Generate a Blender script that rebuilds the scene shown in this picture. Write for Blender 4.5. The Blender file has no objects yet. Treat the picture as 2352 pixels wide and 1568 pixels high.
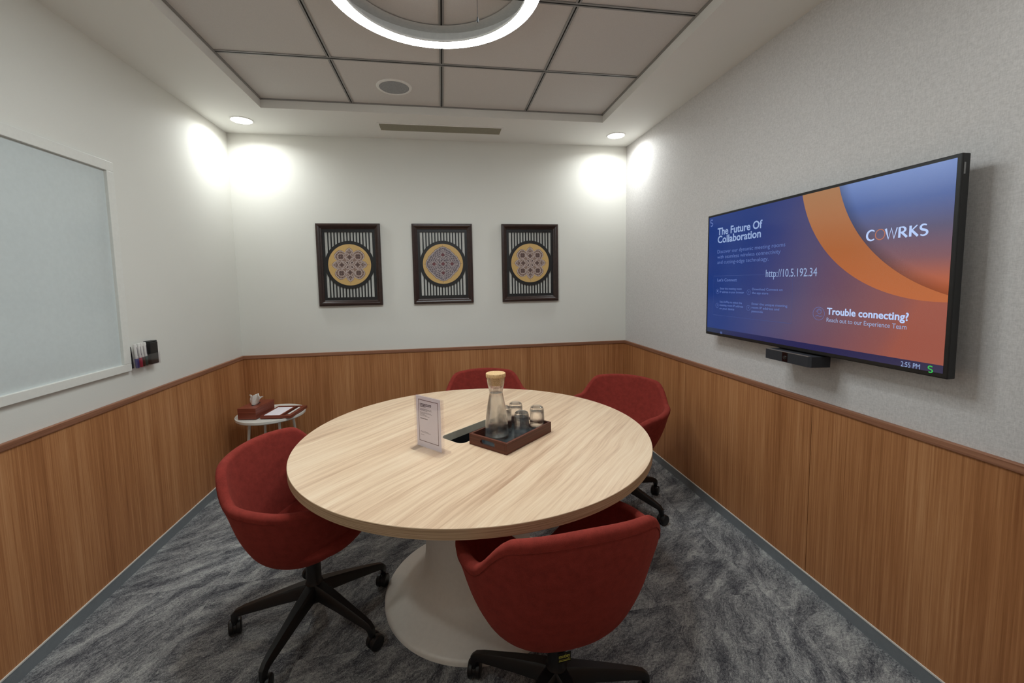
import bpy, bmesh, math, random
from math import sin, cos, pi, radians, sqrt, atan2
from mathutils import Vector, Matrix
random.seed(7)
S = bpy.context.scene
COL = S.collection

# ------------------------------------------------------------------ camera, exposure, world
F_PX, CX, CY = 964.45, -4.50, -55.86
PITCH, YAW, ROLL, CAMH = -0.083571, 0.157292, -0.017445, 1.43046
f_ = Vector((sin(YAW)*cos(PITCH), cos(YAW)*cos(PITCH), sin(PITCH)))
r0 = Vector((cos(YAW), -sin(YAW), 0)); u0 = r0.cross(f_)
r_ = cos(ROLL)*r0 + sin(ROLL)*u0; u_ = -sin(ROLL)*r0 + cos(ROLL)*u0
cd = bpy.data.cameras.new('camera'); cam = bpy.data.objects.new('camera', cd); COL.objects.link(cam)
cam.matrix_world = Matrix(((r_.x, u_.x, -f_.x, 0), (r_.y, u_.y, -f_.y, 0), (r_.z, u_.z, -f_.z, CAMH), (0, 0, 0, 1)))
cd.sensor_width = 36; cd.lens = F_PX*36/2352; cd.shift_x = -CX/2352; cd.shift_y = CY/2352
cd.clip_start = .01
S.camera = cam
vs = S.view_settings; vs.view_transform = 'Standard'; vs.look = 'None'; vs.gamma = 1; vs.use_curve_mapping = False
vs.exposure = 1.2
w = bpy.data.worlds.new('world'); S.world = w; w.use_nodes = True
w.node_tree.nodes['Background'].inputs[0].default_value = (.8, .85, .9, 1)
w.node_tree.nodes['Background'].inputs[1].default_value = .05

# room numbers (metres)
LX, RX, BY, FY = -1.591, 1.638, 3.603, -.35
RAIL, SOF, TILE = .8826, 2.600, 2.6577
TX1, TX2, TY1, TY2 = -1.146, 1.214, .70, 3.085
DOWN = [(-1.365, 3.325), (1.427, 3.337), (-1.365, .45), (1.427, .45)]
RING = (0.0, 1.765, .43)
P_DOWN, P_RING = 1.6, 28.5

# ------------------------------------------------------------------ materials
def lin(c):
    return tuple(((v/255)/12.92 if v/255 <= .04045 else ((v/255+.055)/1.055)**2.4) for v in c) + (1,)
class NT:
    def __init__(s, name):
        s.m = bpy.data.materials.new(name); s.m.use_nodes = True; s.t = s.m.node_tree
        s.b = s.t.nodes['Principled BSDF']; s.out = s.t.nodes['Material Output']
    def n(s, ty, ins=None, **kw):
        nd = s.t.nodes.new(ty)
        for k, v in kw.items(): setattr(nd, k, v)
        for k, v in (ins or {}).items():
            if hasattr(v, 'is_output') or isinstance(v, bpy.types.NodeSocket): s.t.links.new(v, nd.inputs[k])
            else: nd.inputs[k].default_value = v
        return nd
    def l(s, a, b): s.t.links.new(a, b)
    def math(s, op, a, b=0.0, c=None):
        nd = s.t.nodes.new('ShaderNodeMath'); nd.operation = op
        for i, v in enumerate((a, b) if c is None else (a, b, c)):
            if isinstance(v, bpy.types.NodeSocket): s.l(v, nd.inputs[i])
            else: nd.inputs[i].default_value = v
        return nd.outputs[0]
    def ramp(s, fac, stops):
        nd = s.t.nodes.new('ShaderNodeValToRGB'); s.l(fac, nd.inputs[0]); e = nd.color_ramp.elements
        while len(e) < len(stops): e.new(.5)
        for k, (p, c) in enumerate(stops): e[k].position = p; e[k].color = c
        return nd.outputs[0]
    def mix(s, fac, a, b, bt='MIX'):
        nd = s.t.nodes.new('ShaderNodeMix'); nd.data_type = 'RGBA'; nd.blend_type = bt
        for i, v in ((0, fac), (6, a), (7, b)):
            if isinstance(v, bpy.types.NodeSocket): s.l(v, nd.inputs[i])
            else: nd.inputs[i].default_value = v
        return nd.outputs[2]
    def noise(s, vec, scale, detail=2, rough=.5, out=0):
        nd = s.n('ShaderNodeTexNoise', {'Vector': vec, 'Scale': scale, 'Detail': detail, 'Roughness': rough}); return nd.outputs[out]
    def mapping(s, vec, scale=(1, 1, 1), rot=(0, 0, 0), loc=(0, 0, 0)):
        nd = s.n('ShaderNodeMapping', {'Vector': vec, 'Scale': scale, 'Rotation': rot, 'Location': loc}); return nd.outputs[0]
    def bump(s, h, strength, dist=.001):
        nd = s.n('ShaderNodeBump', {'Height': h, 'Strength': strength, 'Distance': dist}); s.l(nd.outputs[0], s.b.inputs['Normal'])
    def obj(s): return s.n('ShaderNodeTexCoord').outputs['Object']

def simple(name, c, rough=.5, metal=0, spec=.5, mottling=.04, scale=60, bump=0):
    M = NT(name); o = M.obj(); nz = M.noise(o, scale, 3)
    a = lin(c)
    lo = tuple(x*(1-mottling) for x in a[:3])+(1,); hi = tuple(min(1, x*(1+mottling)) for x in a[:3])+(1,)
    M.l(M.ramp(nz, [(.3, lo), (.7, hi)]), M.b.inputs['Base Color'])
    M.b.inputs['Roughness'].default_value = rough; M.b.inputs['Metallic'].default_value = metal
    M.b.inputs['Specular IOR Level'].default_value = spec
    if bump: M.bump(nz, bump)
    return M.m
def emit(name, c, strength=1.0):
    M = NT(name); e = M.n('ShaderNodeEmission', {'Color': lin(c), 'Strength': strength if strength > 2 else strength*.43}); M.l(e.outputs[0], M.out.inputs[0]); return M.m
def glassy(name, c=(255, 255, 255), rough=.0, ior=1.45, clear=0):
    M = NT(name); M.b.inputs['Base Color'].default_value = lin(c); M.b.inputs['Transmission Weight'].default_value = 1
    M.b.inputs['Roughness'].default_value = rough; M.b.inputs['IOR'].default_value = ior
    if clear:
        tr = M.n('ShaderNodeBsdfTransparent'); mx = M.n('ShaderNodeMixShader', {0: clear}); M.l(M.b.outputs[0], mx.inputs[1]); M.l(tr.outputs[0], mx.inputs[2]); M.l(mx.outputs[0], M.out.inputs[0])
    return M.m
def thin_clear(name, c, gloss=.06):
    M = NT(name); tr = M.n('ShaderNodeBsdfTransparent', {0: lin(c)}); gl = M.n('ShaderNodeBsdfGlossy', {0: (1, 1, 1, 1), 'Roughness': .05})
    mx = M.n('ShaderNodeMixShader', {0: gloss}); M.l(tr.outputs[0], mx.inputs[1]); M.l(gl.outputs[0], mx.inputs[2]); M.l(mx.outputs[0], M.out.inputs[0]); return M.m

def mat_wall(name, c, bump, scale, weave=False, rough=.7):
    M = NT(name); o = M.obj()
    if weave:
        v1 = M.mapping(o, (1, 1, .28)); v2 = M.mapping(o, (.28, .28, 1))
        a = M.noise(v1, scale, 3, .6); b = M.noise(v2, scale, 3, .6)
        h = M.math('ADD', M.math('MULTIPLY', a, .5), M.math('MULTIPLY', b, .5))
        a_ = lin(c); M.l(M.ramp(h, [(.36, tuple(x*.86 for x in a_[:3])+(1,)), (.64, tuple(min(1, x*1.1) for x in a_[:3])+(1,))]), M.b.inputs['Base Color'])
    else:
        h = M.noise(o, scale, 3, .6); big = M.noise(o, 2.0, 2)
        a_ = lin(c); M.l(M.ramp(big, [(.3, tuple(x*.98 for x in a_[:3])+(1,)), (.7, a_)]), M.b.inputs['Base Color'])
    M.b.inputs['Roughness'].default_value = rough
    M.bump(h, bump, .002); return M.m
def mat_veneer(name, cols, rough=.45, along='z'):
    M = NT(name); o = M.obj()
    sp = M.n('ShaderNodeSeparateXYZ', {0: o})
    if along == 'z': ac = M.math('ADD', sp.outputs[0], sp.outputs[1]); al = sp.outputs[2]
    elif along == 'h': al = M.math('ADD', sp.outputs[0], sp.outputs[1]); ac = sp.outputs[2]
    else: ac = sp.outputs[1]; al = sp.outputs[0]
    v = M.n('ShaderNodeCombineXYZ', {0: ac, 1: al}).outputs[0]
    fine = M.noise(M.mapping(v, (170, 2.2, 1)), 1, 4, .65)
    mid = M.noise(M.mapping(v, (42, .7, 1), loc=(3, 1, 0)), 1, 3, .6)
    big = M.noise(M.mapping(v, (6, .25, 1), loc=(9, 4, 0)), 1, 2, .5)
    f = M.math('ADD', M.math('ADD', M.math('MULTIPLY', fine, .5), M.math('MULTIPLY', mid, .32)), M.math('MULTIPLY', big, .30))
    M.l(M.ramp(f, [(.40, lin(cols[0])), (.53, lin(cols[1])), (.60, lin(cols[2])), (.72, lin(cols[3]))]), M.b.inputs['Base Color'])
    M.b.inputs['Roughness'].default_value = rough; M.b.inputs['Specular IOR Level'].default_value = .35
    M.bump(fine, .12, .001)
    return M.m
def mat_oak(name, rot):
    M = NT(name); o = M.obj(); v = M.mapping(o, (1, 1, 1), rot=(0, 0, -rot))
    warp = M.noise(v, 2.2, 2); 
    sp = M.n('ShaderNodeSeparateXYZ', {0: v})
    x, y = sp.outputs[0], M.math('ADD', sp.outputs[1], M.math('MULTIPLY', warp, .05))
    vv = M.n('ShaderNodeCombineXYZ', {0: x, 1: y}).outputs[0]
    pl = M.math('FLOOR', M.math('MULTIPLY', sp.outputs[1], 7.5))
    shift = M.n('ShaderNodeTexWhiteNoise', {'W': pl}, noise_dimensions='1D').outputs[0]
    vx = M.n('ShaderNodeCombineXYZ', {0: M.math('ADD', x, M.math('MULTIPLY', shift, 4)), 1: y}).outputs[0]
    g1 = M.noise(M.mapping(vx, (1.5, 40, 1)), 1, 5, .66)
    g2 = M.noise(M.mapping(vv, (6, 190, 1)), 1, 3, .6)
    g3 = M.noise(M.mapping(vx, (1.1, 7, 1), loc=(5, 2, 0)), 1, 2, .5)
    f = M.math('ADD', M.math('ADD', M.math('MULTIPLY', g1, .5), M.math('MULTIPLY', g2, .22)), M.math('MULTIPLY', g3, .28))
    f = M.math('ADD', f, M.math('MULTIPLY', M.math('SUBTRACT', shift, .5), .045))
    c = M.ramp(f, [(.34, lin((188, 152, 122))), (.43, lin((211, 178, 147))), (.50, lin((225, 195, 163))), (.62, lin((236, 212, 182)))])
    M.l(c, M.b.inputs['Base Color']); M.b.inputs['Roughness'].default_value = .36; M.b.inputs['Specular IOR Level'].default_value = .45
    M.bump(g2, .05, .0005); return M.m
def mat_edge(name):
    M = NT(name); o = M.obj(); sp = M.n('ShaderNodeSeparateXYZ', {0: o})
    ang = M.math('ARCTAN2', sp.outputs[1], sp.outputs[0])
    v = M.n('ShaderNodeCombineXYZ', {0: M.math('MULTIPLY', ang, 3.0), 1: M.math('MULTIPLY', sp.outputs[2], 420)}).outputs[0]
    f = M.noise(v, 1, 3, .55)
    M.l(M.ramp(f, [(.33, lin((150, 122, 92))), (.5, lin((184, 155, 122))), (.68, lin((205, 178, 146)))]), M.b.inputs['Base Color'])
    M.b.inputs['Roughness'].default_value = .45; return M.m
def mat_fabric(name, c):
    M = NT(name); o = M.obj()
    a = M.noise(M.mapping(o, (1, 1, 1)), 900, 2, .6); b = M.noise(o, 38, 3, .6)
    f = M.math('ADD', M.math('MULTIPLY', a, .65), M.math('MULTIPLY', b, .35)); k = lin(c)
    M.l(M.ramp(f, [(.35, tuple(x*.72 for x in k[:3])+(1,)), (.65, tuple(min(1, x*1.25) for x in k[:3])+(1,))]), M.b.inputs['Base Color'])
    M.b.inputs['Roughness'].default_value = .95; M.b.inputs['Specular IOR Level'].default_value = .15
    M.b.inputs['Sheen Weight'].default_value = .12; M.b.inputs['Sheen Roughness'].default_value = .5
    M.b.inputs['Sheen Tint'].default_value = lin((225, 120, 100))
    M.bump(a, .35, .001); return M.m
def mat_carpet():
    M = NT('carpet_grey'); o = M.obj(); sp = M.n('ShaderNodeSeparateXYZ', {0: o})
    gx = M.math('ADD', sp.outputs[0], 10-.4); gy = M.math('ADD', sp.outputs[1], 10-.11)
    cx = M.math('FLOOR', M.math('MULTIPLY', gx, 2)); cy = M.math('FLOOR', M.math('MULTIPLY', gy, 2))
    par = M.math('MODULO', M.math('ADD', cx, cy), 2.0)
    cell = M.n('ShaderNodeCombineXYZ', {0: cx, 1: cy}).outputs[0]
    rnd = M.n('ShaderNodeTexWhiteNoise', {'Vector': cell}, noise_dimensions='2D').outputs[0]
    off = M.n('ShaderNodeCombineXYZ', {0: M.math('MULTIPLY', rnd, .8), 1: M.math('MULTIPLY', rnd, 1.1)}).outputs[0]
    ov = M.n('ShaderNodeVectorMath', {0: o, 1: off}, operation='ADD').outputs[0]
    def field(rz):
        v = M.mapping(ov, (1, 1, 1), rot=(0, 0, rz))
        wv = M.noise(v, 7, 4, .65, out=1)
        vw = M.n('ShaderNodeVectorMath', {0: v, 1: M.n('ShaderNodeVectorMath', {0: wv, 1: (.10, .08, 0)}, operation='MULTIPLY').outputs[0]}, operation='ADD').outputs[0]
        a = M.noise(M.mapping(vw, (4.6, 14, 1)), 1, 6, .66)
        b = M.noise(M.mapping(vw, (60, 130, 1)), 1, 3, .7)
        return M.math('ADD', M.math('MULTIPLY', a, .62), M.math('MULTIPLY', b, .38))
    fA, fB = field(radians(-30)), field(radians(-58))
    mx = M.n('ShaderNodeMix', {0: par, 2: fA, 3: fB}, data_type='FLOAT').outputs[0]
    # loop pile rows
    rib = M.noise(M.mapping(o, (330, 150, 1)), 1, 2, .7)
    f = M.math('ADD', M.math('MULTIPLY', mx, .72), M.math('MULTIPLY', rib, .28))
    c = M.ramp(f, [(.39, lin((62, 63, 68))), (.46, lin((100, 101, 105))), (.53, lin((148, 149, 149))), (.61, lin((190, 191, 188)))])
    # tile joints
    fx = M.math('ABSOLUTE', M.math('SUBTRACT', M.math('FRACT', M.math('MULTIPLY', gx, 2)), .5))
    fy = M.math('ABSOLUTE', M.math('SUBTRACT', M.math('FRACT', M.math('MULTIPLY', gy, 2)), .5))
    j = M.math('GREATER_THAN', M.math('MAXIMUM', fx, fy), .4972)
    j = M.math('MULTIPLY', j, M.math('GREATER_THAN', M.noise(o, 9, 2), .50))
    c = M.mix(M.math('MULTIPLY', j, .3), c, lin((45, 45, 50)))
    M.l(c, M.b.inputs['Base Color']); M.b.inputs['Roughness'].default_value = 1; M.b.inputs['Specular IOR Level'].default_value = .1
    M.bump(rib, .8, .003); return M.m

WV = [(147, 93, 54), (173, 116, 72), (187, 130, 84), (204, 150, 103)]
m_white = mat_wall('white_wall_paint', (226, 225, 218), .10, 260)
m_greywall = mat_wall('grey_textured_wallpaper', (208, 205, 203), .30, 300, weave=True)
m_soffit = mat_wall('ceiling_paint', (236, 235, 230), .05, 200)
m_tile = simple('ceiling_tile_board', (212, 208, 204), .9, scale=220, mottling=.03)
m_tee = simple('ceiling_grid_metal', (150, 148, 145), .5, .3)
m_gap = simple('grid_gap_black', (14, 14, 15), .8)
m_veneer = mat_veneer('wood_veneer_panelling', WV)
m_rail = mat_veneer('dado_rail_wood', [(106, 66, 46), (132, 88, 64), (146, 99, 74), (164, 116, 88)], .5, 'h')
m_skirt = simple('skirting_grey', (128, 134, 138), .5)
m_strip = simple('skirting_white_strip', (232, 228, 220), .35)
m_carpet = mat_carpet()
m_oak = mat_oak('table_laminate_oak', radians(49))
m_edge = mat_edge('table_edge_band')
m_pedestal = simple('pedestal_offwhite_metal', (242, 240, 232), .38, mottling=.02)
m_dark = simple('matte_black_plastic', (19, 19, 20), .55, mottling=.1)
m_lining = simple('grey_metal_lining', (196, 191, 174), .4, 0)
m_red = mat_fabric('rust_red_wool', (138, 53, 45))
m_redseam = mat_fabric('rust_red_piping', (122, 44, 37))
m_black = simple('black_plastic', (11, 11, 12), .42, mottling=.1)
m_gloss = simple('gloss_black_plastic', (12, 12, 14), .12)
m_frame = simple('dark_mahogany_frame', (48, 30, 25), .33, mottling=.25, scale=40)
m_slat = simple('black_fretwork', (20, 19, 20), .5)
m_backing = simple('pale_backing_board', (214, 214, 208), .7)
m_gold = simple('gold_disc', (204, 168, 106), .5, mottling=.08, scale=500)
m_tray = mat_veneer('walnut_stained_wood', [(58, 26, 16), (84, 40, 25), (100, 50, 32), (122, 66, 44)], .35, 'h')
m_traytop = simple('tray_slate_lining', (46, 52, 55), .2)
m_glass = glassy('clear_glass', clear=.35); m_water = glassy('water', (248, 252, 252), 0, 1.333, clear=.2)
m_acrylic = thin_clear('clear_acrylic', (251, 250, 251), .05)
m_paper = simple('white_paper', (246, 241, 248), .7, mottling=.01)
m_ink = simple('grey_ink', (128, 120, 130), .8); m_inkd = simple('dark_ink', (74, 66, 76), .8)
m_maroon = simple('maroon_border_ink', (98, 52, 56), .7)
m_whitemetal = simple('white_lacquered_metal', (226, 224, 216), .35, mottling=.02)
m_board = simple('whiteboard_surface', (206, 214, 214), .16, mottling=.02, spec=.6)
m_boardframe = simple('whiteboard_frame_white', (226, 226, 220), .4, mottling=.02)
m_steel = simple('brushed_steel', (190, 188, 182), .3, .8)
m_ventm = simple('vent_slat_metal', (150, 146, 128), .5)

m_redwood = mat_veneer('reddish_wood', [(92, 42, 30), (122, 60, 44), (138, 72, 54), (158, 88, 68)], .4, 'h')
def mat_cork():
    M = NT('cork'); o = M.obj(); a = M.noise(o, 330, 3, .7); b = M.n('ShaderNodeTexVoronoi', {'Vector': o, 'Scale': 260}).outputs[0]
    f = M.math('ADD', M.math('MULTIPLY', a, .7), M.math('MULTIPLY', b, .3))
    M.l(M.ramp(f, [(.3, lin((150, 110, 66))), (.45, lin((206, 168, 118))), (.7, lin((228, 196, 150)))]), M.b.inputs['Base Color'])
    M.b.inputs['Roughness'].default_value = .9; return M.m
m_cork = mat_cork()

# ------------------------------------------------------------------ mesh helpers
def bx(bm, x0, x1, y0, y1, z0, z1, bev=0, seg=2):
    vs_ = [bm.verts.new(p) for p in [(x0, y0, z0), (x1, y0, z0), (x1, y1, z0), (x0, y1, z0), (x0, y0, z1), (x1, y0, z1), (x1, y1, z1), (x0, y1, z1)]]
    fs = [bm.faces.new([vs_[i] for i in q]) for q in [(0, 3, 2, 1), (4, 5, 6, 7), (0, 1, 5, 4), (1, 2, 6, 5), (2, 3, 7, 6), (3, 0, 4, 7)]]
    if bev:
        es = list({e for f in fs for e in f.edges})
        bmesh.ops.bevel(bm, geom=es, offset=bev, segments=seg, affect='EDGES', profile=.5)
    return bm
def box(*a, **k): return bx(bmesh.new(), *a, **k)
def lathe(bm, prof, n=64, c=(0, 0, 0), cap0=True, cap1=True):
    rows = []
    for r, z in prof:
        if r < 1e-6: rows.append([bm.verts.new((c[0], c[1], c[2]+z))])
        else: rows.append([bm.verts.new((c[0]+r*cos(2*pi*i/n), c[1]+r*sin(2*pi*i/n), c[2]+z)) for i in range(n)])
    for a, b in zip(rows, rows[1:]):
        for i in range(n):
            j = (i+1) % n
            if len(a) == 1 and len(b) == 1: continue
            if len(a) == 1: bm.faces.new([a[0], b[j], b[i]])
            elif len(b) == 1: bm.faces.new([a[i], a[j], b[0]])
            else: bm.faces.new([a[i], a[j], b[j], b[i]])
    if cap0 and len(rows[0]) > 1: bm.faces.new(rows[0][::-1])
    if cap1 and len(rows[-1]) > 1: bm.faces.new(rows[-1])
    return bm
def tube(bm, pts, r, n=10, cap=True, rads=None, flat=None):
    pts = [Vector(p) for p in pts]; rows = []
    prev = None
    for i, p in enumerate(pts):
        d = (pts[min(i+1, len(pts)-1)]-pts[max(i-1, 0)]).normalized()
        if prev is None:
            up = Vector((0, 0, 1)) if abs(d.z) < .95 else Vector((1, 0, 0)); a = d.cross(up).normalized()
        else: a = (prev-d*prev.dot(d)).normalized()
        prev = a; b = a.cross(d); rr = rads[i] if rads else r
        rx, ry = rr if isinstance(rr, tuple) else (rr, rr)
        rows.append([bm.verts.new(p+a*rx*cos(2*pi*k/n)+b*ry*sin(2*pi*k/n)) for k in range(n)])
    for A, B in zip(rows, rows[1:]):
        for k in range(n): bm.faces.new([A[k], A[(k+1) % n], B[(k+1) % n], B[k]])
    if cap: bm.faces.new(rows[0][::-1]); bm.faces.new(rows[-1])
    return bm
def ring_tube(bm, r, rad, z=0, n=96, m=8):
    rows = []
    for i in range(n):
        a = 2*pi*i/n; rows.append([bm.verts.new(((r+rad*cos(2*pi*k/m))*cos(a), (r+rad*cos(2*pi*k/m))*sin(a), z+rad*sin(2*pi*k/m))) for k in range(m)])
    for i in range(n):
        A, B = rows[i], rows[(i+1) % n]
        for k in range(m): bm.faces.new([A[k], B[k], B[(k+1) % m], A[(k+1) % m]])
    return bm
def obj(name, bm, mat, parent=None, loc=(0, 0, 0), rot=(0, 0, 0), smooth=None):
    bmesh.ops.recalc_face_normals(bm, faces=bm.faces)
    me = bpy.data.meshes.new(name); bm.to_mesh(me); bm.free()
    o = bpy.data.objects.new(name, me); COL.objects.link(o); me.materials.append(mat)
    o.location = loc; o.rotation_euler = rot
    if parent: o.parent = parent
    if smooth is not None:
        for p in me.polygons: p.use_smooth = True
        try: me.set_sharp_from_angle(angle=radians(smooth))
        except Exception: pass
    return o
def thing(name, label, cat, loc=(0, 0, 0), rz=0, group=None):
    o = bpy.data.objects.new(name, None); COL.objects.link(o); o.empty_display_size = .05
    o.location = loc; o.rotation_euler = (0, 0, rz); o['label'] = label; o['category'] = cat
    if group: o['group'] = group
    return o
def tag(o, label, cat, group=None):
    o['label'] = label; o['category'] = cat
    if group: o['group'] = group
    return o
def struct(name, bm, mat, **k):
    o = obj(name, bm, mat, **k)
    o['kind'] = 'structure'
    return o
def dup(root, loc, rz, label, group=None):
    r = root.copy(); COL.objects.link(r); r.location = loc; r.rotation_euler = (0, 0, rz); r['label'] = label
    if group: r['group'] = group
    for ch in list(root.children):
        c = ch.copy(); COL.objects.link(c); c.parent = r
        for g in list(ch.children):
            d = g.copy(); COL.objects.link(d); d.parent = c
    return r
def poly(bm, pts, z=0.0):   # flat polygon in the local XZ plane, facing -y, at depth y=z
    return bm.faces.new([bm.verts.new((x, z, y)) for x, y in pts])
def ribbon(bm, pts, wd, y=0.0, closed=False):
    n = len(pts); L = []; R = []
    for i, (x, z) in enumerate(pts):
        if closed: a, b = pts[i-1], pts[(i+1) % n]
        else: a, b = pts[max(i-1, 0)], pts[min(i+1, n-1)]
        dx, dz = b[0]-a[0], b[1]-a[1]; q = math.hypot(dx, dz) or 1
        ww = (wd[i] if isinstance(wd, (list, tuple)) else wd)/2
        L.append(bm.verts.new((x-dz/q*ww, y, z+dx/q*ww))); R.append(bm.verts.new((x+dz/q*ww, y, z-dx/q*ww)))
    for i in range(n if closed else n-1):
        j = (i+1) % n
        bm.faces.new([L[i], L[j], R[j], R[i]])
    return bm
def text_bm(s, u0, base, width, cap, y, bold=0.0, shear=0.0):
    """lettering in the XZ plane; fits the given width and capital height"""
    cu = bpy.data.curves.new('t', 'FONT'); cu.body = s; cu.size = 1; cu.offset = bold; cu.resolution_u = 3
    o = bpy.data.objects.new('t', cu); COL.objects.link(o)
    dg = bpy.context.evaluated_depsgraph_get(); me = bpy.data.meshes.new_from_object(o.evaluated_get(dg))
    bpy.data.objects.remove(o); bpy.data.curves.remove(cu)
    bm = bmesh.new(); bm.from_mesh(me); bpy.data.meshes.remove(me)
    xs = [v.co.x for v in bm.verts]; x0, x1 = min(xs), max(xs)
    sx = width/(x1-x0); sz = cap/.72
    for v in bm.verts:
        v.co = Vector((u0+(v.co.x-x0)*sx, y, base+v.co.y*sz))
    return bm
def merge(bm, other):
    me = bpy.data.meshes.new('m'); other.to_mesh(me); other.free(); bm.from_mesh(me); bpy.data.meshes.remove(me); return bm

# ------------------------------------------------------------------ room shell
T = .12
struct('floor', box(LX-T, RX+T, FY-T, BY+T, -.1, 0), m_carpet)
struct('wall_left', box(LX-T, LX, FY-T, BY+T, 0, 2.9), m_white)
struct('wall_right', box(RX, RX+T, FY-T, BY+T, 0, 2.9), m_greywall)
struct('wall_back', box(LX, RX, BY, BY+T, 0, 2.9), m_white)
struct('wall_front', box(LX, RX, FY-T, FY, 0, 2.9), m_white)
bm = bmesh.new()
bx(bm, LX, TX1, FY, BY, SOF, SOF+.2); bx(bm, TX2, RX, FY, BY, SOF, SOF+.2)
bx(bm, TX1, TX2, TY2, BY, SOF, SOF+.2); bx(bm, TX1, TX2, FY, TY1, SOF, SOF+.2)
ceil = struct('ceiling', bm, m_soffit)
bm = bmesh.new(); bx(bm, TX1, TX2, TY1, TY2, TILE, TILE+.02)
obj('ceiling_tiles', bm, m_tile, ceil)
gxs = [-.569, .031, .631]; gys = [2.504, 1.904, 1.304]
bm = bmesh.new(); bk = bmesh.new()
for x in gxs:
    bx(bm, x-.0125, x-.0035, TY1, TY2, TILE-.004, TILE); bx(bm, x+.0035, x+.0125, TY1, TY2, TILE-.004, TILE)
    bx(bk, x-.0035, x+.0035, TY1, TY2, TILE-.0015, TILE)
for y in gys:
    bx(bm, TX1, TX2, y-.0125, y-.0035, TILE-.0042, TILE); bx(bm, TX1, TX2, y+.0035, y+.0125, TILE-.0042, TILE)
    bx(bk, TX1, TX2, y-.0035, y+.0035, TILE-.0045, TILE)
bx(bm, TX1, TX2, TY2-.012, TY2, TILE-.006, TILE); bx(bm, TX1, TX1+.012, TY1, TY2, TILE-.006, TILE); bx(bm, TX2-.012, TX2, TY1, TY2, TILE-.006, TILE)
obj('ceiling_grid', bm, m_tee, ceil); obj('grid_reveal', bk, m_gap, ceil)

PT = .010   # panelling thickness
SK = .0626
def seams(a, b, cuts): 
    c = [a]+cuts+[b]; return list(zip(c, c[1:]))
bm0 = bmesh.new(); 
tl = struct('trim_1', box(LX, LX+.018, FY, BY, .856, RAIL, bev=.003), m_rail)
tr = struct('trim_2', box(RX-.018, RX, FY, BY, .856, RAIL, bev=.003), m_rail)
tb = struct('trim_3', box(LX, RX, BY-.018, BY, .856, RAIL, bev=.003), m_rail)
tf = struct('trim_4', box(LX, RX, FY, FY+.018, .856, RAIL, bev=.003), m_rail)
g = .0012
for a, b in seams(FY, BY, [.615, 1.615, 2.615]):
    obj('wainscot_panel', box(RX-PT, RX, a+g, b-g, SK, .856), m_veneer, tr)
for a, b in seams(FY, BY, [1.1, 2.35]):
    obj('wainscot_panel', box(LX, LX+PT, a+g*.3, b-g*.3, SK, .856), m_veneer, tl)
for a, b in seams(LX+PT, RX-PT, [-.38, .84]):
    obj('wainscot_panel', box(a+g*.3, b-g*.3, BY-PT, BY, SK, .856), m_veneer, tb)
obj('wainscot_panel', box(LX+PT, RX-PT, FY, FY+PT, SK, .856), m_veneer, tf)
def skirt(name, b1, b2):
    o = struct(name, b1, m_skirt); obj('top_strip', b2, m_strip, o)
skirt('baseboard_left', box(LX, LX+.012, FY, BY, 0, SK-.006), box(LX, LX+.014, FY, BY, SK-.006, SK))
skirt('baseboard_right', box(RX-.012, RX, FY, BY, 0, SK-.006), box(RX-.014, RX, FY, BY, SK-.006, SK))
skirt('baseboard_back', box(LX+.012, RX-.012, BY-.012, BY, 0, SK-.006), box(LX+.014, RX-.014, BY-.014, BY, SK-.006, SK))

# ------------------------------------------------------------------ ceiling fittings
m_lamp = emit('downlight_diffuser_glow', (255, 253, 248), 12)
m_ringlamp = emit('ring_diffuser_glow', (243, 252, 255), P_RING)
m_gray = simple('ring_body_grey_white', (226, 224, 220), .5)
m_trimw = simple('white_trim_plastic', (235, 233, 228), .4)
def downlight(i, x, y, label):
    t = thing('downlight', label, 'ceiling light', (x, y, SOF), 0, 'recessed downlights')
    bm = bmesh.new(); lathe(bm, [(.066, 0), (.076, 0), (.076, -.003), (.067, -.005), (.064, -.002), (.064, 0)], 48, cap0=False, cap1=False)
    obj('trim_ring', bm, m_trimw, t, smooth=40)
    bm = bmesh.new(); lathe(bm, [(0, -.0035), (.064, -.0035), (.065, -.0010), (0, -.0010)], 48)
    obj('diffuser', bm, m_lamp, t)
    ld = bpy.data.lights.new('downlight_beam', 'AREA'); ld.shape = 'DISK'; ld.size = .10; ld.energy = P_DOWN*(1.0 if i < 2 else .8); ld.spread = radians(160)
    ld.color = (.945, 1.0, 1.0)
    lo = bpy.data.objects.new('beam', ld); COL.objects.link(lo); lo.parent = t; lo.location = (0, 0, -.012)
for i, ((x, y), lb) in enumerate(zip(DOWN, ['round recessed downlight glowing in the ceiling corner above the left wall', 'round recessed downlight glowing in the far ceiling corner beside the grey wall',
        'recessed downlight out of view above the whiteboard side near the camera', 'recessed downlight out of view above the screen side near the camera'])):
    downlight(i, x, y, lb)
# ring light
t = thing('ring_light', 'large glowing white ring light fixed under the ceiling tiles', 'ceiling light', (RING[0], RING[1], TILE-.0045))
bm = bmesh.new(); R, Wd, Hh = RING[2], .062, .074
lathe(bm, [(R-Wd, 0), (R, 0), (R, -Hh+.006), (R-.003, -Hh), (R-.003, -Hh+.012), (R-Wd+.003, -Hh+.012), (R-Wd+.003, -Hh), (R-Wd, -Hh+.006)], 128, cap0=False, cap1=False)
bmesh.ops.remove_doubles(bm, verts=bm.verts, dist=1e-5)
obj('ring_housing', bm, m_gray, t, smooth=35)
bm = bmesh.new(); lathe(bm, [(R-Wd+.003, -Hh+.004), (R-Wd+.010, -Hh-.003), (R-.010, -Hh-.003), (R-.003, -Hh+.004)], 128, cap0=False, cap1=False)
obj('ring_diffuser', bm, m_ringlamp, t, smooth=35)
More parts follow.
